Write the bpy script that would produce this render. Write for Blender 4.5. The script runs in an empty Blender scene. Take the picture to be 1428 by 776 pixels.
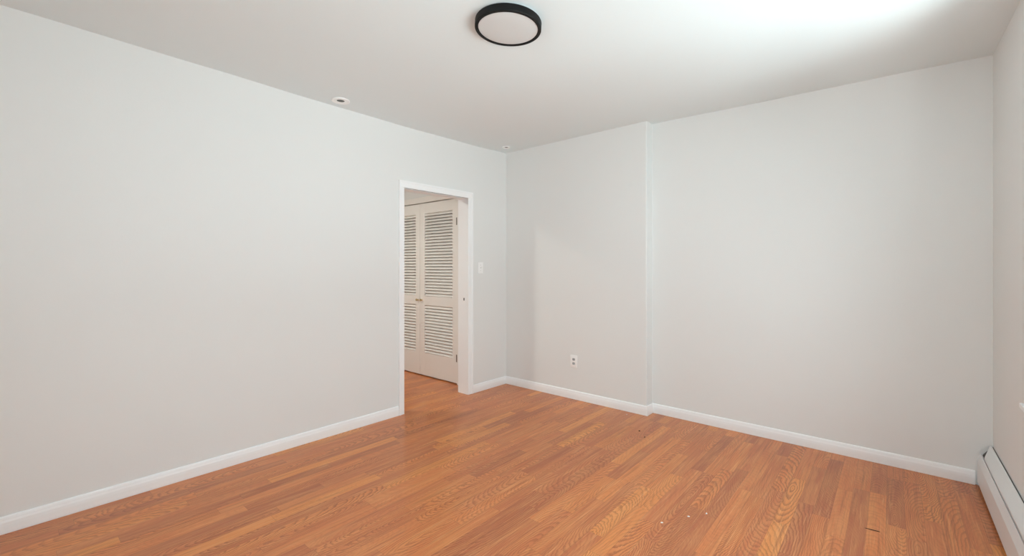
import bpy, bmesh, math, random
from mathutils import Vector, Matrix
PI = math.pi
random.seed(7)
S = bpy.context.scene
C = S.collection

# ------------------------------------------------------------------ camera
HCAM = 1.32
cam_d = bpy.data.cameras.new('camera')
cam = bpy.data.objects.new('camera', cam_d)
C.objects.link(cam)
cam.location = (0, 0, HCAM)
cam.rotation_euler = (PI / 2, 0, math.radians(40.85))
cam_d.sensor_fit = 'HORIZONTAL'
cam_d.sensor_width = 36.0
cam_d.lens = 613.0 / 1428.0 * 36.0
cam_d.shift_y = -14.4 / 1428.0
cam_d.clip_start = 0.02
S.camera = cam

# ------------------------------------------------------------------ room measures (metres)
LX, RX = -3.335, 0.457          # left and right wall faces
BY, BR, JX = 3.750, 3.870, -1.656   # chimney-breast face, recessed back face, step between them
FY = -0.95                      # front wall face (behind the camera)
TL = 0.135                      # left wall thickness
HX = LX - TL                    # hall side of the left wall
TR = 0.25                       # right wall thickness
DY0, DY1, DZ = 2.360, 3.150, 2.042  # doorway
WY0, WY1, WZ0, WZ1 = 0.80, 2.80, 0.7265, 2.35   # window in the right wall
FX0, FX1 = -1.45, 0.05           # unseen front-wall window, added and sized to balance the light
HALLX, CY = -5.30, 3.350        # hall far wall, closet wall face

# ------------------------------------------------------------------ light
w = bpy.data.worlds.new('world'); S.world = w; w.use_nodes = True
bg = w.node_tree.nodes['Background']
bg.inputs[0].default_value = (0.835, 0.955, 1.02, 1)
bg.inputs[1].default_value = 6.0

def area(name, loc, direction, sx, sy, energy=0, color=(1, 1, 1), portal=False, spread=PI):
    d = bpy.data.lights.new(name, 'AREA'); d.shape = 'RECTANGLE'; d.size = sx; d.size_y = sy
    d.energy = energy; d.color = color; d.spread = spread
    d.cycles.is_portal = portal
    o = bpy.data.objects.new(name, d); C.objects.link(o)
    o.location = loc
    o.rotation_euler = Vector(direction).to_track_quat('-Z', 'Y').to_euler()
    return o

area('daylight_portal_right', (RX + TR + .02, (WY0 + WY1) / 2, (WZ0 + WZ1) / 2), (-1, 0, 0), WY1 - WY0, WZ1 - WZ0, portal=True)
area('daylight_portal_front', ((FX0 + FX1) / 2, FY - .22, 1.55), (0, 1, 0), FX1 - FX0, 1.75, portal=True)
area('hall_fill_light', (-4.45, 1.55, 2.52), (0.0, .5, -1), .25, .25, energy=16, color=(.95, .95, .88), spread=math.radians(135))  # added unseen lamp that fills the hall with light; no fixture there
# unseen area lamp, assumed outside the window, that makes the ceiling's bright patch
area('assumed_bounce_lamp', (1.72, -1.46, -1.20), (-1.46, 4.55, 3.95), 0.50, 0.70, energy=6.2, color=(1.0, .99, .98), spread=math.radians(34))
area('front_fill_light', (-.6, -3.2, -.45), (0, .75, 1), 5.5, 3.2, energy=240, color=(.82, .965, 1.02))  # added area lamp lifting the ceiling through the front window; no terrace there
area('right_fill_light', (3.0, 1.9, -.45), (-.85, .05, 1), 3.0, 3.0, energy=340, color=(.82, .965, 1.02))  # added area lamp for more upward light through the right window

S.view_settings.view_transform = 'Standard'
S.view_settings.look = 'None'
S.view_settings.gamma = 1.0
S.view_settings.use_curve_mapping = False
S.view_settings.exposure = 0.0
S.cycles.max_bounces = 16
S.cycles.diffuse_bounces = 10
S.cycles.transparent_max_bounces = 16

# ------------------------------------------------------------------ materials
def new_mat(name):
    m = bpy.data.materials.new(name); m.use_nodes = True
    return m, m.node_tree.nodes, m.node_tree.links, m.node_tree.nodes['Principled BSDF']

def paint(name, col, rough=.6, bump=.0, scale=120., metal=0., spec=.5):
    m, n, l, b = new_mat(name)
    b.inputs['Base Color'].default_value = (*col, 1)
    b.inputs['Roughness'].default_value = rough
    b.inputs['Metallic'].default_value = metal
    b.inputs['Specular IOR Level'].default_value = spec
    if bump:
        tc = n.new('ShaderNodeTexCoord'); t = n.new('ShaderNodeTexNoise'); bp = n.new('ShaderNodeBump')
        t.inputs['Scale'].default_value = scale; t.inputs['Detail'].default_value = 3
        bp.inputs['Strength'].default_value = bump; bp.inputs['Distance'].default_value = .002
        l.new(tc.outputs['Object'], t.inputs['Vector']); l.new(t.outputs['Fac'], bp.inputs['Height'])
        l.new(bp.outputs['Normal'], b.inputs['Normal'])
    return m

M_wall = paint('wall_paint', (.790, .797, .784), .75, .12, 90, spec=.25)
M_ceil = paint('ceiling_paint', (.78, .835, .845), .85, .10, 60, spec=.2)
M_trim = paint('trim_gloss_white', (.91, .922, .925), .38)
M_door = paint('door_paint', (.85, .83, .79), .5)
M_white = paint('white_plastic', (.92, .92, .91), .4)
M_socket = paint('socket_grey_plastic', (.42, .42, .42), .5)
M_socket_dark = paint('opening_shade_grey', (.10, .10, .09), .6)  # grey painted in for the shade of the fitting's opening
M_dark = paint('hole_shade_dark', (.02, .02, .02), .8)  # near-black standing for the shade in slots and holes
M_black = paint('black_metal_ring', (.004, .004, .004), .6, spec=.25)
M_diff = paint('opal_diffuser', (.66, .665, .66), .55)
M_heat = paint('heater_enamel', (.78, .785, .78), .42, .05, 200)
M_hdark = paint('heater_shade_dark', (.05, .05, .05), .7)  # near-black standing for the shade inside the heater
M_brass = paint('brass', (.62, .50, .27), .3, metal=1.)
M_steel = paint('hinge_steel', (.22, .20, .18), .4, metal=.8)
M_chip = paint('paint_chip', (.85, .84, .82), .7)
M_crumb = paint('dark_crumb', (.13, .055, .035), .8)
M_vinyl = paint('vinyl_frame', (.85, .85, .85), .4)
M_ground = paint('paving', (.55, .53, .49), .9, .3, 8)

def glass_mat():
    m, n, l, b = new_mat('window_glass'); n.remove(b)
    out = n['Material Output']
    t = n.new('ShaderNodeBsdfTransparent'); g = n.new('ShaderNodeBsdfGlossy'); f = n.new('ShaderNodeMath'); lw = n.new('ShaderNodeLayerWeight'); x = n.new('ShaderNodeMixShader')
    t.inputs[0].default_value = (.97, .98, .975, 1); g.inputs['Roughness'].default_value = 0.0; lw.inputs[0].default_value = .5; f.operation = 'POWER'; f.inputs[1].default_value = 4.; l.new(lw.outputs['Facing'], f.inputs[0])
    l.new(f.outputs[0], x.inputs[0]); l.new(t.outputs[0], x.inputs[1]); l.new(g.outputs[0], x.inputs[2]); l.new(x.outputs[0], out.inputs[0])
    return m
M_glass = glass_mat()

def floor_mat():
    """strip-parquet oak laminate: strips 7.5 cm wide along Y, random staves, plain-sawn ring grain"""
    m, n, l, b = new_mat('oak_laminate')
    def val(v): return v
    def mth(op, a, c=None, d=None):
        q = n.new('ShaderNodeMath'); q.operation = op
        for i, v in enumerate((a, c, d)):
            if v is None: continue
            if isinstance(v, (int, float)): q.inputs[i].default_value = v
            else: l.new(v, q.inputs[i])
        return q.outputs[0]
    def rnd(a, c, seed):
        q = n.new('ShaderNodeTexWhiteNoise'); q.noise_dimensions = '3D'
        v = n.new('ShaderNodeCombineXYZ')
        for i, k in enumerate((a, c, seed)):
            if isinstance(k, (int, float)): v.inputs[i].default_value = k
            else: l.new(k, v.inputs[i])
        l.new(v.outputs[0], q.inputs['Vector'])
        return q.outputs['Value']
    def noise(x, y, z, scale, detail=2., rough=.5):
        q = n.new('ShaderNodeTexNoise'); q.inputs['Scale'].default_value = scale
        q.inputs['Detail'].default_value = detail; q.inputs['Roughness'].default_value = rough
        v = n.new('ShaderNodeCombineXYZ')
        for i, k in enumerate((x, y, z)):
            if isinstance(k, (int, float)): v.inputs[i].default_value = k
            else: l.new(k, v.inputs[i])
        l.new(v.outputs[0], q.inputs['Vector'])
        return q.outputs['Fac']
    def smooth(x, a, c):
        q = n.new('ShaderNodeMapRange'); q.interpolation_type = 'SMOOTHSTEP'
        l.new(x, q.inputs['Value']); q.inputs['From Min'].default_value = a; q.inputs['From Max'].default_value = c
        return q.outputs['Result']
    def mix(f, a, c, mode='MIX'):
        q = n.new('ShaderNodeMix'); q.data_type = 'RGBA'; q.blend_type = mode
        if isinstance(f, (int, float)): q.inputs[0].default_value = f
        else: l.new(f, q.inputs[0])
        for i, k in ((6, a), (7, c)):
            if isinstance(k, tuple): q.inputs[i].default_value = (*k, 1)
            else: l.new(k, q.inputs[i])
        return q.outputs[2]
    tc = n.new('ShaderNodeTexCoord'); sp = n.new('ShaderNodeSeparateXYZ'); l.new(tc.outputs['Object'], sp.inputs[0])
    X, Y = sp.outputs[0], sp.outputs[1]
    W = .075
    u = mth('DIVIDE', mth('ADD', X, .098 + 200 * W), W)
    si = mth('FLOOR', u); uf = mth('SUBTRACT', u, si)
    ln = mth('ADD', mth('MULTIPLY', rnd(si, 3.1, 1.7), .45), .48)
    off = mth('MULTIPLY', rnd(si, 8.3, 4.4), 3.0)
    vv = mth('DIVIDE', mth('ADD', mth('ADD', Y, 30.), off), ln)
    pi_ = mth('FLOOR', vv); vf = mth('SUBTRACT', vv, pi_)
    r1 = rnd(si, pi_, 11.3); r2 = rnd(si, pi_, 25.9); r3 = rnd(si, pi_, 41.2); r4 = rnd(si, pi_, 57.7)
    # --- stave tint
    ramp = n.new('ShaderNodeValToRGB'); l.new(r1, ramp.inputs[0])
    cr = ramp.color_ramp
    cr.elements[0].position = 0; cr.elements[0].color = (.46, .140, .060, 1)
    cr.elements[1].position = 1; cr.elements[1].color = (.78, .305, .088, 1)
    e = cr.elements.new(.3); e.color = (.58, .186, .073, 1)
    e = cr.elements.new(.75); e.color = (.68, .228, .078, 1)
    base = ramp.outputs[0]
    # --- ring grain: distance from a tilted, wavering pith line under each stave
    xl = mth('MULTIPLY', mth('SUBTRACT', uf, .5), W)
    xo = mth('ADD', xl, mth('MULTIPLY', mth('SUBTRACT', r2, .5), .15))
    yl = mth('MULTIPLY', mth('SUBTRACT', vf, mth('SUBTRACT', mth('MULTIPLY', r4, 2.2), .6)), ln)
    sh = mth('MULTIPLY', r3, 53.)
    wob = mth('MULTIPLY', mth('SUBTRACT', noise(mth('MULTIPLY', X, .35), Y, sh, 2.6, 3.), .5), .060)
    wob2 = mth('MULTIPLY', mth('SUBTRACT', noise(X, mth('MULTIPLY', Y, .35), sh, 30., 3.), .5), .011)
    zl = mth('ADD', mth('MULTIPLY', yl, .17), wob)
    rr = mth('SQRT', mth('ADD', mth('MULTIPLY', xo, xo), mth('MULTIPLY', zl, zl)))
    wob3 = mth('MULTIPLY', mth('SUBTRACT', noise(X, mth('MULTIPLY', Y, .5), sh, 95., 3., .6), .5), .0065)
    rr = mth('ADD', mth('ADD', rr, wob2), wob3)
    saw = mth('FRACT', mth('MULTIPLY', rr, mth('ADD', 85., mth('MULTIPLY', rnd(si, pi_, 71.1), 95.))))
    ring = mth('MULTIPLY', smooth(saw, .35, .95), mth('SUBTRACT', 1., smooth(saw, .95, 1.0)))
    gst = mth('ADD', mth('MULTIPLY', r2, .30), .38)
    amp = mth('MULTIPLY', gst, mth('ADD', .55, mth('MULTIPLY', noise(X, mth('MULTIPLY', Y, .5), sh, 9., 2.), .75)))
    f1 = mth('MULTIPLY', mth('MULTIPLY', ring, amp), mth('ADD', .25, mth('MULTIPLY', smooth(r3, .15, .6), .95)))
    # --- fine pores drawn out along the grain
    po = noise(X, mth('MULTIPLY', Y, .02), sh, 420., 3., .6)
    f2 = mth('MULTIPLY', smooth(po, .50, .72), .32)
    bl = noise(X, mth('MULTIPLY', Y, .10), sh, 26., 3., .55)
    c1 = mix(mth('MULTIPLY', smooth(bl, .35, .7), .35), base, (.78, .37, .14))
    c2 = mix(f1, c1, (.30, .085, .033))
    c3 = mix(f2, c2, (.34, .115, .05))
    st = noise(X, mth('MULTIPLY', Y, .022), mth('MULTIPLY', r4, 31.), 95., 4., .65)
    c3 = mix(mth('MULTIPLY', smooth(st, .48, .74), .62), c3, (.30, .092, .036))
    st2 = noise(X, mth('MULTIPLY', Y, .03), mth('MULTIPLY', r2, 47.), 130., 2., .5)
    c3 = mix(mth('MULTIPLY', smooth(st2, .56, .76), .40), c3, (.85, .45, .20))
    # --- seams
    ex = mth('MULTIPLY', mth('MINIMUM', uf, mth('SUBTRACT', 1., uf)), W)
    ey = mth('MULTIPLY', mth('MINIMUM', vf, mth('SUBTRACT', 1., vf)), ln)
    seam = mth('SUBTRACT', 1., smooth(mth('MINIMUM', ex, ey), .0003, .0013))
    c4 = mix(mth('MULTIPLY', seam, .38), c3, (.20, .06, .03))
    l.new(c4, b.inputs['Base Color'])
    b.inputs['Roughness'].default_value = .29
    b.inputs['Specular IOR Level'].default_value = .32
    bp = n.new('ShaderNodeBump'); bp.inputs['Strength'].default_value = .08; bp.inputs['Distance'].default_value = .001
    l.new(mth('SUBTRACT', 1., mth('ADD', mth('MULTIPLY', seam, .6), f1)), bp.inputs['Height']); l.new(bp.outputs[0], b.inputs['Normal'])
    return m
M_floor = floor_mat()

# ------------------------------------------------------------------ mesh helpers
def add_box(bm, x0, x1, y0, y1, z0, z1, bev=0., seg=2):
    r = bmesh.ops.create_cube(bm, size=1.0)
    vs = r['verts']
    for v in vs:
        v.co = Vector((x0 + (v.co.x + .5) * (x1 - x0), y0 + (v.co.y + .5) * (y1 - y0), z0 + (v.co.z + .5) * (z1 - z0)))
    if bev:
        es = list({e for v in vs for e in v.link_edges})
        bmesh.ops.bevel(bm, geom=es, offset=bev, segments=seg, affect='EDGES', profile=.5)

def add_prism(bm, pts, axis, a, b):
    """closed 2-D outline extruded along an axis; pts are the two other coordinates in order"""
    def mk(p, t):
        if axis == 'x': return (t, p[0], p[1])
        if axis == 'y': return (p[0], t, p[1])
        return (p[0], p[1], t)
    v0 = [bm.verts.new(mk(p, a)) for p in pts]; v1 = [bm.verts.new(mk(p, b)) for p in pts]
    n = len(pts)
    for i in range(n):
        bm.faces.new((v0[i], v0[(i + 1) % n], v1[(i + 1) % n], v1[i]))
    bm.faces.new(list(reversed(v0))); bm.faces.new(v1)

def add_lathe(bm, prof, seg=64, flip=False):
    """profile [(r, z)] turned about Z; r = 0 ends close to a point"""
    rings = []
    for r, z in prof:
        if r < 1e-6: rings.append([bm.verts.new((0, 0, z))])
        else: rings.append([bm.verts.new((r * math.cos(2 * PI * k / seg), r * math.sin(2 * PI * k / seg), z)) for k in range(seg)])
    for a, b in zip(rings, rings[1:]):
        for k in range(seg):
            k2 = (k + 1) % seg
            if len(a) == 1 and len(b) == 1: continue
            if len(a) == 1: bm.faces.new((a[0], b[k2], b[k]))
            elif len(b) == 1: bm.faces.new((a[k], a[k2], b[0]))
            else: bm.faces.new((a[k], a[k2], b[k2], b[k]))

def add_sweep(bm, path, prof, caps=True):
    """profile [(offset to the left of the path, z)] carried along an XY polyline with mitres"""
    rows = []
    for i, p in enumerate(path):
        p = Vector(p)
        ns = []
        if i > 0: d = (p - Vector(path[i - 1])).normalized(); ns.append(Vector((-d.y, d.x)))
        if i < len(path) - 1: d = (Vector(path[i + 1]) - p).normalized(); ns.append(Vector((-d.y, d.x)))
        if len(ns) == 2:
            mm = (ns[0] + ns[1]); mm = mm / (mm.dot(ns[0]))
        else: mm = ns[0]
        rows.append([bm.verts.new((p.x + mm.x * d_, p.y + mm.y * d_, z)) for d_, z in prof])
    k = len(prof)
    for a, b in zip(rows, rows[1:]):
        for i in range(k):
            bm.faces.new((a[i], a[(i + 1) % k], b[(i + 1) % k], b[i]))
    if caps:
        bm.faces.new(list(reversed(rows[0]))); bm.faces.new(rows[-1])

def obj(name, bm, mat, parent=None, smooth=False, loc=None):
    bmesh.ops.recalc_face_normals(bm, faces=bm.faces)
    me = bpy.data.meshes.new(name); bm.to_mesh(me); bm.free()
    me.materials.append(mat)
    if smooth:
        for p in me.polygons: p.use_smooth = True
        try: me.set_sharp_from_angle(angle=math.radians(35))
        except Exception: pass
    o = bpy.data.objects.new(name, me); C.objects.link(o)
    if parent is not None: o.parent = parent
    if loc: o.location = loc
    return o

def struct(name, bm, mat, parent=None, smooth=False):
    o = obj(name, bm, mat, parent, smooth)
    if parent is None: o['kind'] = 'structure'
    return o

def thing(name, label, cat, loc=(0, 0, 0), rotz=0., group=None):
    o = bpy.data.objects.new(name, None); C.objects.link(o)
    o.empty_display_size = .1
    o.location = loc; o.rotation_euler = (0, 0, rotz)
    o['label'] = label; o['category'] = cat
    if group: o['group'] = group
    return o

def tag(o, label, cat, group=None):
    o['label'] = label; o['category'] = cat
    if group: o['group'] = group

def B(): return bmesh.new()

# ------------------------------------------------------------------ setting: floor, ceiling, walls
ZT = 2.585     # walls run up into the plaster of the ceiling
bm = B(); add_box(bm, HALLX - .2, RX + TR, FY - .2, CY + 1.1, -.12, 0)
struct('floor', bm, M_floor)

def lerp_pts(t, pts):
    if t <= pts[0][0]: return pts[0][1]
    for (a, va), (b, vb) in zip(pts, pts[1:]):
        if t <= b:
            s = (t - a) / (b - a); s = s * s * (3 - 2 * s)
            return va + (vb - va) * s
    return pts[-1][1]
def zc(x, y):   # the old plaster ceiling sags a little
    L = lerp_pts(y, [(-1, 2.620), (.0, 2.621), (.9, 2.611), (1.56, 2.600), (2.34, 2.598), (3.23, 2.607), (3.75, 2.624)])
    q = lerp_pts(x, [(-3.335, 0), (-1.66, .005), (-.6, -.012), (.0, -.020), (.46, -.030)])
    return L + q * max(0., min(1., y / 3.8))
bm = B()
x0, x1, y0, y1 = HX - .02, RX + .02, FY - .02, BR + .02
nx, ny = 60, 72
g = [[bm.verts.new((x0 + (x1 - x0) * i / nx, y0 + (y1 - y0) * j / ny, zc(x0 + (x1 - x0) * i / nx, y0 + (y1 - y0) * j / ny))) for j in range(ny + 1)] for i in range(nx + 1)]
for i in range(nx):
    for j in range(ny):
        bm.faces.new((g[i][j], g[i][j + 1], g[i + 1][j + 1], g[i + 1][j]))
ed = [e for e in bm.edges if e.is_boundary]
r = bmesh.ops.extrude_edge_only(bm, edges=ed)
tv = [v for v in r['geom'] if isinstance(v, bmesh.types.BMVert)]
for v in tv: v.co.z = 2.78
bmesh.ops.contextual_create(bm, geom=[e for e in bm.edges if e.is_boundary])
struct('ceiling', bm, M_ceil, smooth=True)
bm = B(); add_box(bm, HALLX - .2, HX - .02, FY - .2, CY + 1.1, 2.60, 2.78)
o = struct('ceiling_hall', bm, M_ceil)

WT = 2.70
bm = B()
add_box(bm, HX, LX, FY, DY0 - .018, 0, WT)
add_box(bm, HX, LX, DY1 + .018, CY + 1.0, 0, WT)
add_box(bm, HX, LX, DY0 - .018, DY1 + .018, DZ + .05, WT)
struct('wall_left', bm, M_wall)
bm = B()
add_prism(bm, [(LX, BY), (JX, BY), (JX, BR), (RX + TR, BR), (RX + TR, BR + .2), (LX, BR + .2)], 'z', 0, WT)
# a small radius on the outside plaster corner
es = [e for e in bm.edges if all(abs(v.co.x - JX) < 1e-5 and abs(v.co.y - BY) < 1e-5 for v in e.verts)]
bmesh.ops.bevel(bm, geom=es, offset=.006, segments=3, affect='EDGES')
struct('wall_back', bm, M_wall)
bm = B()
add_box(bm, RX, RX + TR, FY, WY0, 0, WT); add_box(bm, RX, RX + TR, WY1, BR, 0, WT)
add_box(bm, RX, RX + TR, WY0, WY1, 0, WZ0 - .02); add_box(bm, RX, RX + TR, WY0, WY1, WZ1, WT)
struct('wall_right', bm, M_wall)
bm = B()
add_box(bm, HX, FX0, FY - .2, FY, 0, WT); add_box(bm, FX1, RX + TR, FY - .2, FY, 0, WT)
add_box(bm, FX0, FX1, FY - .2, FY, 0, .70); add_box(bm, FX0, FX1, FY - .2, FY, 2.42, WT)
struct('wall_front', bm, M_wall)
# hall
bm = B()
add_box(bm, HALLX - .1, HALLX, FY - .2, CY + 1.0, 0, WT)
struct('wall_hall_left', bm, M_wall)
bm = B(); add_box(bm, HALLX, HX, FY - .2, FY, 0, WT)
struct('wall_hall_front', bm, M_wall)
CX0, CX1, CZ = -5.075, -3.700, 2.112   # closet opening
bm = B()
add_box(bm, HALLX, CX0, CY, CY + .10, 0, WT); add_box(bm, CX1, HX, CY, CY + .10, 0, WT)
add_box(bm, CX0, CX1, CY, CY + .10, CZ, WT)
add_box(bm, HALLX, HX, CY + .9, CY + 1.0, 0, WT)
struct('wall_hall_back', bm, M_wall)

# ground outside
bm = B(); add_box(bm, -14, 12, -14, 14, -2.2, -2.0)
struct('ground', bm, M_ground)

# ------------------------------------------------------------------ baseboards (ranch profile)
BP = [(0, 0), (.013, 0), (.0145, .004), (.0145, .040), (.0135, .056), (.011, .067), (.0105, .072), (.0085, .080), (.005, .0845), (0, .085)]
def base(name, path):
    bm = B(); add_sweep(bm, path, BP)
    return struct(name, bm, M_trim)
base('baseboard_left', [(LX, FY), (LX, DY0 - .056)][::-1] if False else [(LX, DY0 - .056), (LX, FY)])
base('baseboard_left_corner', [(LX, BY - .0005), (LX, DY1 + .070)])
base('baseboard_back', [(RX - .075, BR), (JX, BR), (JX, BY), (LX + .0150, BY)])

# ------------------------------------------------------------------ doorway: jambs, casing, latch hole
bm = B()
add_box(bm, HX, LX, DY0 - .018, DY0, 0, DZ + .02)
add_box(bm, HX, LX, DY1, DY1 + .018, 0, DZ + .02)
add_box(bm, HX, LX - .040, DY0, DY1, DZ, DZ + .02)          # head, leaving the sliding-door track slot open at the front
add_box(bm, LX - .042, LX - .037, DY0, DY1, DZ + .02, DZ + .05)
jamb = struct('trim_1', bm, M_trim)
bm = B(); add_box(bm, LX - .040, LX - .004, DY0, DY1, DZ + .008, DZ + .05)
obj('track_slot_shade', bm, M_dark, jamb)  # dark box painting in the shade up in the slot
bm = B()
for k in range(1):
    ring = []
    for q in range(20):
        a = 2 * PI * q / 20
        ring.append((LX - .052 + .0085 * math.cos(a), .990 + .016 * math.sin(a)))
    add_prism(bm, ring, 'y', DY1 - .0012, DY1 + .004)
obj('latch_hole_shade', bm, M_dark, jamb)  # dark plug in place of a bored hole's shade
bm = B(); add_box(bm, LX - .068, LX - .036, DY1 - .0008, DY1 + .002, .955, 1.025, .0003, 1)
obj('strike_plate', bm, M_white, jamb)

def casing(bm, x, sx, y0, y1, top, wl, wr, wt, t):
    """flat casing with a raised outer back-band on both sides and the head"""
    def seg(a0, a1, z0, z1, tt):
        add_box(bm, min(x, x + sx * tt), max(x, x + sx * tt), a0, a1, z0, z1, .002, 2)
    bb = .018
    seg(y0 - wl + bb * .6, y0, 0, top, t * .75); seg(y1, y1 + wr - bb * .6, 0, top, t * .75); seg(y0 - wl + bb * .6, y1 + wr - bb * .6, top + .0005, top + wt - bb * .6, t * .75)
    seg(y0 - wl, y0 - wl + bb, 0, top + wt, t); seg(y1 + wr - bb, y1 + wr, 0, top + wt, t); seg(y0 - wl + bb * .5, y1 + wr - bb * .5, top + wt - bb, top + wt - .0005, t * .985)
bm = B(); casing(bm, LX, 1, DY0, DY1, DZ, .054, .068, .064, .018)
struct('trim_2', bm, M_trim)
bm = B(); casing(bm, HX, -1, DY0, DY1, DZ, .054, .060, .064, .014)
struct('trim_3', bm, M_trim)
# closet frame
bm = B()
for a, b, z0, z1 in ((CX0 - .06, CX0, 0, CZ + .068), (CX1, CX1 + .062, 0, CZ + .068), (CX0 - .06, CX1 + .062, CZ, CZ + .068)):
    add_box(bm, a, b, CY - .016, CY, z0, z1, .003, 2)
add_box(bm, CX0, CX0 + .002, CY, CY + .10, 0, CZ); add_box(bm, CX1 - .002, CX1, CY, CY + .10, 0, CZ)
add_box(bm, CX0, CX1, CY + .035, CY + .10, CZ - .012, CZ)
struct('trim_4', bm, M_door)
# baseboards in the hall
base('baseboard_hall', [(HALLX, CY), (HALLX, FY)])

# ------------------------------------------------------------------ closet doors
def louver(bm, x0, x1, z0, z1, pitch, y):
    n = int(round((z1 - z0) / pitch)); p = (z1 - z0) / n
    for k in range(n):
        z = z0 + p * (k + .5)
        # slat tilted so its front edge hangs low
        pts = [(y - .0150, z - p * .43), (y - .0160, z - p * .43 + .005), (y + .0100, z + p * .49), (y + .0125, z + p * .49 - .004)]
        add_prism(bm, pts, 'x', x0 - .006, x1 + .006)
def closet_door(xa, xb, hinge_right, label):
    y0, y1 = CY - .004, CY + .030
    t = thing('closet_door', label, 'door', ((xa + xb) / 2, CY + .013, .012), 0)
    ox, oz = -(xa + xb) / 2, -.012
    oy = -(CY + .013)
    def fin(name, bm, mat, par=t, sm=False):
        bmesh.ops.translate(bm, verts=bm.verts, vec=(ox, oy, oz))
        return obj(name, bm, mat, par, sm)
    zb, zt = .012, CZ - .010
    st = .088
    bm = B(); add_box(bm, xa, xa + st, y0, y1, zb, zt, .0025); fin('stile', bm, M_door)
    bm = B(); add_box(bm, xb - st, xb, y0, y1, zb, zt, .0025); fin('stile', bm, M_door)
    for a, b in ((zb, .285), (.865, .975), (zt - .125, zt)):
        bm = B(); add_box(bm, xa + st - .004, xb - st + .004, y0 + .001, y1 - .001, a, b, .002); fin('rail', bm, M_door)
    ym = (y0 + y1) / 2
    bm = B(); louver(bm, xa + st, xb - st, .285, .865, .036, ym); fin('louver_panel', bm, M_door)
    bm = B(); louver(bm, xa + st, xb - st, .975, zt - .125, .036, ym); fin('louver_panel', bm, M_door)
    # knob at the meeting stile
    kx = xa + .036 if hinge_right else xb - .036
    bm = B(); add_lathe(bm, [(0, 0), (.011, 0), (.011, .003), (.006, .006), (.006, .014), (.013, .020), (.0155, .027), (.013, .033), (.007, .036), (0, .0365)], 24)
    bmesh.ops.rotate(bm, verts=bm.verts, cent=(0, 0, 0), matrix=Matrix.Rotation(PI / 2, 3, 'X'))
    bmesh.ops.translate(bm, verts=bm.verts, vec=(kx, y0, .925)); fin('knob', bm, M_brass, t, True)
    hx = xb - .004 if hinge_right else xa + .004
    for hz in (.295, 1.845):
        bm = B()
        add_box(bm, hx - .020, hx + .004, y0 - .0025, y0 + .001, hz - .042, hz + .042, .0008, 1)
        for q in range(3):
            r0 = [(hx + .001 + .005 * math.cos(2 * PI * k / 14), y0 - .003 + .005 * math.sin(2 * PI * k / 14)) for k in range(14)]
            add_prism(bm, r0, 'z', hz - .042 + q * .029, hz - .042 + q * .029 + .026)
        fin('hinge', bm, M_steel)
XM = -4.386
closet_door(XM + .002, CX1 - .004, True, 'right leaf of the white louvered closet doors, hinged beside the doorway jamb')
closet_door(CX0 + .004, XM - .002, False, 'left leaf of the white louvered closet doors, partly hidden by the doorway casing')

# ------------------------------------------------------------------ windows (one beyond the frame edge, one added behind the camera)
def window(name, horizontal, a0, a1, z0, z1, depth_out, sill):
    """double-hung vinyl window set at the outer face"""
    def bx(bm, a, b, d0, d1, zz0, zz1, bev=.003):
        if horizontal: add_box(bm, d0, d1, a, b, zz0, zz1, bev)
        else: add_box(bm, a, b, d0, d1, zz0, zz1, bev)
    d0, d1 = depth_out
    bm = B(); fr = .04
    bx(bm, a0, a0 + fr, d0, d1, z0, z1); bx(bm, a1 - fr, a1, d0, d1, z0, z1)
    bx(bm, a0 + fr, a1 - fr, d0, d1, z0, z0 + fr); bx(bm, a0 + fr, a1 - fr, d0, d1, z1 - fr, z1)
    root = struct(name, bm, M_vinyl)
    mid = (a0 + a1) / 2; dm = (d0 + d1) / 2
    bm = B(); bx(bm, mid - .03, mid + .03, d0, d1, z0 + fr, z1 - fr); obj('mullion', bm, M_vinyl, root)
    zm = (z0 + z1) / 2
    for p, q in ((a0 + fr, mid - .03), (mid + .03, a1 - fr)):
        for k, (s0, s1) in enumerate(((z0 + fr, zm + .02), (zm - .02, z1 - fr))):
            e0, e1 = (d0 + .004, dm - .002) if k == 0 else (dm + .002, d1 - .004)
            sr = .035
            bm = B()
            bx(bm, p, p + sr, e0, e1, s0, s1); bx(bm, q - sr, q, e0, e1, s0, s1)
            bx(bm, p + sr, q - sr, e0, e1, s0, s0 + sr); bx(bm, p + sr, q - sr, e0, e1, s1 - sr, s1)
            sash = obj('sash', bm, M_vinyl, root)
            bm = B(); em = (e0 + e1) / 2; bx(bm, p + sr, q - sr, em - .002, em + .002, s0 + sr, s1 - sr, 0)
            obj('pane', bm, M_glass, sash)
    bm = B()
    bx(bm, a0, a1, sill[0], sill[1], z0 - .02, z0, .002)
    obj('window_sill', bm, M_trim, root)
    # stool with horns, apron and casing on the room side
    f = sill[2]; g = -1 if horizontal else 1
    bm = B(); bx(bm, a0 - .118, a1 + .118, min(f, f + g * .035), max(f, f + g * .035), z0 - .02, z0, .002); obj('stool', bm, M_trim, root)
    bm = B(); bx(bm, a0 - .09, a1 + .09, min(f, f + g * .014), max(f, f + g * .014), z0 - .09, z0 - .02, .003); obj('apron', bm, M_trim, root)
    bm = B()
    for p, q, u, v in ((a0 - .07, a0, z0, z1), (a1, a1 + .07, z0, z1), (a0 - .07, a1 + .07, z1, z1 + .07)):
        bx(bm, p, q, min(f, f + g * .016), max(f, f + g * .016), u, v, .003)
    obj('casing', bm, M_trim, root)
window('window_1', True, WY0, WY1, WZ0, WZ1, (RX + TR - .07, RX + TR), (RX - .001, RX + TR - .07, RX))
window('added_window', False, FX0, FX1, .70, 2.42, (FY - .2, FY - .13), (FY - .13, FY + .001, FY))  # unseen window, added to let in fill light

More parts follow.
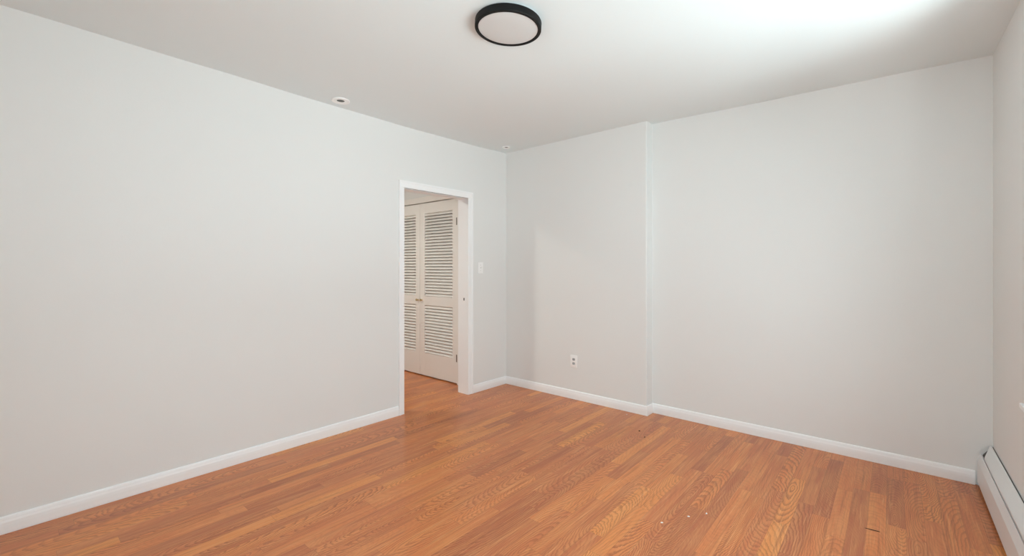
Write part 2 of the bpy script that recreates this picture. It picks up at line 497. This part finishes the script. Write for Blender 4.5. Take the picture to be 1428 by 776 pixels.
# ------------------------------------------------------------------ baseboard heater along the right wall
HY0, HY1 = .35, BR - .006
t = thing('baseboard_heater', 'long white enamel baseboard heater on the floor along the right wall', 'heater', (RX - .032, (HY0 + HY1) / 2, 0))
cxh, cyh = RX - .032, (HY0 + HY1) / 2
def hp(name, prof, mat, y0=HY0, y1=HY1, par=t, sm=False):
    bm = B(); add_prism(bm, [(RX - d - cxh, z) for d, z in prof], 'y', y0 - cyh, y1 - cyh)
    return obj(name, bm, mat, par, sm)
hp('back_plate', [(.001, 0.004), (.004, 0.004), (.004, .248), (.001, .248)], M_hdark)  # coloured dark so the gap behind the hood looks shaded
ho = hp('hood', [(.0065, .247), (.0065, .2525), (.009, .2535), (.014, .251), (.048, .2080), (.0485, .197), (.0465, .197), (.046, .2060), (.013, .2475)], M_heat)
for v in ho.data.vertices:      # the hood's lip is cut back at the far end
    d = RX - cxh - v.co.x
    if v.co.y > 0: v.co.y -= max(0., (d - .020) / .028) * .11
hp('front_cover', [(.0660, .022), (.0660, .150), (.0625, .160), (.0530, .190), (.0515, .1925), (.0450, .1900), (.0450, .1880), (.0505, .1895), (.0610, .158), (.0640, .149), (.0640, .024), (.055, .024), (.055, .022)], M_heat)
hp('air_slot_shade', [(.006, .04), (.043, .04), (.043, .192), (.013, .236), (.006, .240)], M_hdark, HY0 + .01, HY1 - .0015)  # dark solid filling the slot in place of its shade
# end bracket against the back wall
bm = B()
add_prism(bm, [(RX - d - cxh, z) for d, z in [(.001, 0.0), (.062, 0.0), (.0675, .010), (.0685, .155), (.0715, .172), (.050, .222), (.030, .244), (.012, .258), (.001, .258)]], 'y', HY1 - .001 - cyh, HY1 + .003 - cyh)
obj('end_bracket', bm, M_heat, t)
bm = B()
add_prism(bm, [(RX - d - cxh, z) for d, z in [(.001, 0.0), (.062, 0.0), (.0675, .010), (.0685, .155), (.0600, .190), (.050, .216), (.012, .258), (.001, .258)]], 'y', HY0 - .03 - cyh, HY0 + .03 - cyh)
obj('end_cap', bm, M_heat, t)

# ------------------------------------------------------------------ ceiling lamp
CLX, CLY = -1.507, 1.714
zcl = zc(CLX, CLY) - .001
t = thing('ceiling_light', 'round flush ceiling light with a black rim and a white diffuser, switched off', 'ceiling light', (CLX, CLY, zcl - .006))
t.rotation_mode = 'QUATERNION'; t.rotation_quaternion = Matrix.Rotation(math.radians(3.2), 3, Vector((-.654, .7565, 0))).to_quaternion()   # it hangs a little out of level
bm = B(); add_lathe(bm, [(.0, .002), (.160, .002), (.160, -.006), (0, -.006)], 64); obj('mounting_plate', bm, M_white, t, True)
bm = B(); add_lathe(bm, [(.145, -.002), (.1715, -.002), (.1725, -.004), (.1725, -.036), (.1705, -.0385), (.1570, -.0385), (.1550, -.0365), (.1550, -.008), (.145, -.002)], 96); obj('rim', bm, M_black, t, True)
bm = B(); add_lathe(bm, [(0, -.010), (.1545, -.010), (.1545, -.0345), (.150, -.0355), (.08, -.0370), (0, -.0375)], 96); obj('diffuser', bm, M_diff, t, True)

# ------------------------------------------------------------------ small recessed ceiling fittings
def recessed(x, y, r, label):
    z = zc(x, y) - .0005
    t = thing('recessed_light', label, 'ceiling light', (x, y, z), 0, None)
    bm = B(); add_lathe(bm, [(r * .40, -.001), (r * .99, .001), (r, -.001), (r, -.006), (r * .95, -.009), (r * .86, -.009), (r * .76, -.0045), (r * .52, -.0065), (r * .45, -.0055), (r * .42, -.002)], 48)
    obj('trim_ring', bm, M_white, t, True)
    bm = B(); add_lathe(bm, [(0, -.0005), (r * .44, -.0005), (r * .44, -.0030), (0, -.0030)], 40)
    obj('opening_shade', bm, M_socket_dark, t, True)  # dark disc painted as a shaded opening; none is cut
    return t
recessed(-3.188, 1.685, .066, 'small round white recessed ceiling fitting above the long left wall')
recessed(-3.133, 3.530, .044, 'tiny round white recessed ceiling fitting in the far left corner')

# ------------------------------------------------------------------ light switch on the left wall
t = thing('light_switch', 'white toggle light switch plate on the wall right of the doorway', 'light switch', (LX, 3.338, 1.318))
bm = B(); add_box(bm, 0, .006, -.038, .038, -.060, .060, .0025, 3); obj('plate', bm, M_white, t, True)
bm = B(); add_box(bm, .005, .0075, -.006, .006, -.013, .013, .0008, 1); obj('toggle_collar', bm, M_white, t)
bm = B(); add_prism(bm, [(.006, -.010), (.006, .004), (.017, .012), (.019, .006)], 'y', -.004, .004); obj('toggle', bm, M_white, t)
for sz in (-.030, .030):
    bm = B(); add_lathe(bm, [(0, 0), (.003, 0), (.003, .001), (0, .0015)], 12)
    bmesh.ops.rotate(bm, verts=bm.verts, cent=(0, 0, 0), matrix=Matrix.Rotation(PI / 2, 3, 'Y'))
    bmesh.ops.translate(bm, verts=bm.verts, vec=(.0058, 0, sz)); obj('screw', bm, M_socket, t)

# ------------------------------------------------------------------ duplex outlet on the back wall
t = thing('power_outlet', 'white duplex power outlet low on the back wall', 'power outlet', (-2.418, BY, .378))
bm = B(); add_box(bm, -.040, .040, -.007, 0, -.062, .062, .003, 3); obj('plate', bm, M_white, t, True)
for sz in (-.0205, .0205):
    pts = []
    for k in range(28):
        a = 2 * PI * k / 28
        pts.append((.0165 * math.cos(a), sz + max(-.0125, min(.0125, .0165 * math.sin(a)))))
    bm = B(); add_prism(bm, pts, 'y', -.0085, -.004); so = obj('socket', bm, M_socket, t)
    bm = B()
    add_box(bm, -.0075, -.0050, -.0090, -.008, sz - .003, sz + .007); add_box(bm, .0050, .0075, -.0090, -.008, sz - .002, sz + .006)
    add_box(bm, -.002, .002, -.0090, -.008, sz - .0095, sz - .0055)
    obj('slots', bm, M_dark, so)
bm = B(); add_lathe(bm, [(0, 0), (.003, 0), (.003, .001), (0, .0015)], 12)
bmesh.ops.rotate(bm, verts=bm.verts, cent=(0, 0, 0), matrix=Matrix.Rotation(PI / 2, 3, 'X'))
bmesh.ops.translate(bm, verts=bm.verts, vec=(0, -.0068, 0)); obj('screw', bm, M_white, t)

# ------------------------------------------------------------------ crumbs left on the floor
def flake(name, x, y, sx, sy, h, rz, mat, label, cat):
    bm = B()
    n = 7; pts = []
    for k in range(n):
        a = 2 * PI * k / n; q = .65 + .5 * random.random()
        px, py = sx * .5 * q * math.cos(a), sy * .5 * q * math.sin(a)
        pts.append((px * math.cos(rz) - py * math.sin(rz), px * math.sin(rz) + py * math.cos(rz)))
    lo = [bm.verts.new((p[0], p[1], 0)) for p in pts]
    hi = [bm.verts.new((p[0] * .8, p[1] * .8, h * (.7 + .5 * random.random()))) for p in pts]
    for k in range(n): bm.faces.new((lo[k], lo[(k + 1) % n], hi[(k + 1) % n], hi[k]))
    bm.faces.new(hi); bm.faces.new(lo[::-1])
    o = obj(name, bm, mat, None, False, (x, y, .0003)); tag(o, label, cat)
    return o
flake('paint_chip', -1.800, 3.655, .012, .009, .004, .4, M_chip, 'white paint chip on the floor near the step in the back baseboard', 'paint chip')
flake('paint_chip', -.900, 2.226, .015, .009, .003, .9, M_chip, 'white paint chip on the floor, nearest the camera of the pale flecks', 'paint chip')
flake('paint_chip', -.815, 2.372, .017, .009, .004, .2, M_chip, 'white paint chip on the floor, middle of three pale flecks in a row', 'paint chip')
flake('paint_chip', -.753, 2.464, .013, .008, .003, 1.4, M_chip, 'white paint chip on the floor, farthest right of the pale flecks', 'paint chip')
flake('dirt_crumb', -1.540, 3.353, .015, .012, .006, .3, M_crumb, 'dark dirt crumb, left one of a pair on the floor before the back wall', 'dirt')
flake('dirt_crumb', -1.455, 3.262, .018, .010, .005, 1.2, M_crumb, 'dark dirt crumb, right one of a pair on the floor before the back wall', 'dirt')
flake('joint_line', -.071, 2.855, .075, .007, .003, .13, M_crumb, 'thin dark sliver standing in for the dark line at a floor board joint near the heater', 'floor joint')  # thin solid drawn for the dark line at a board joint
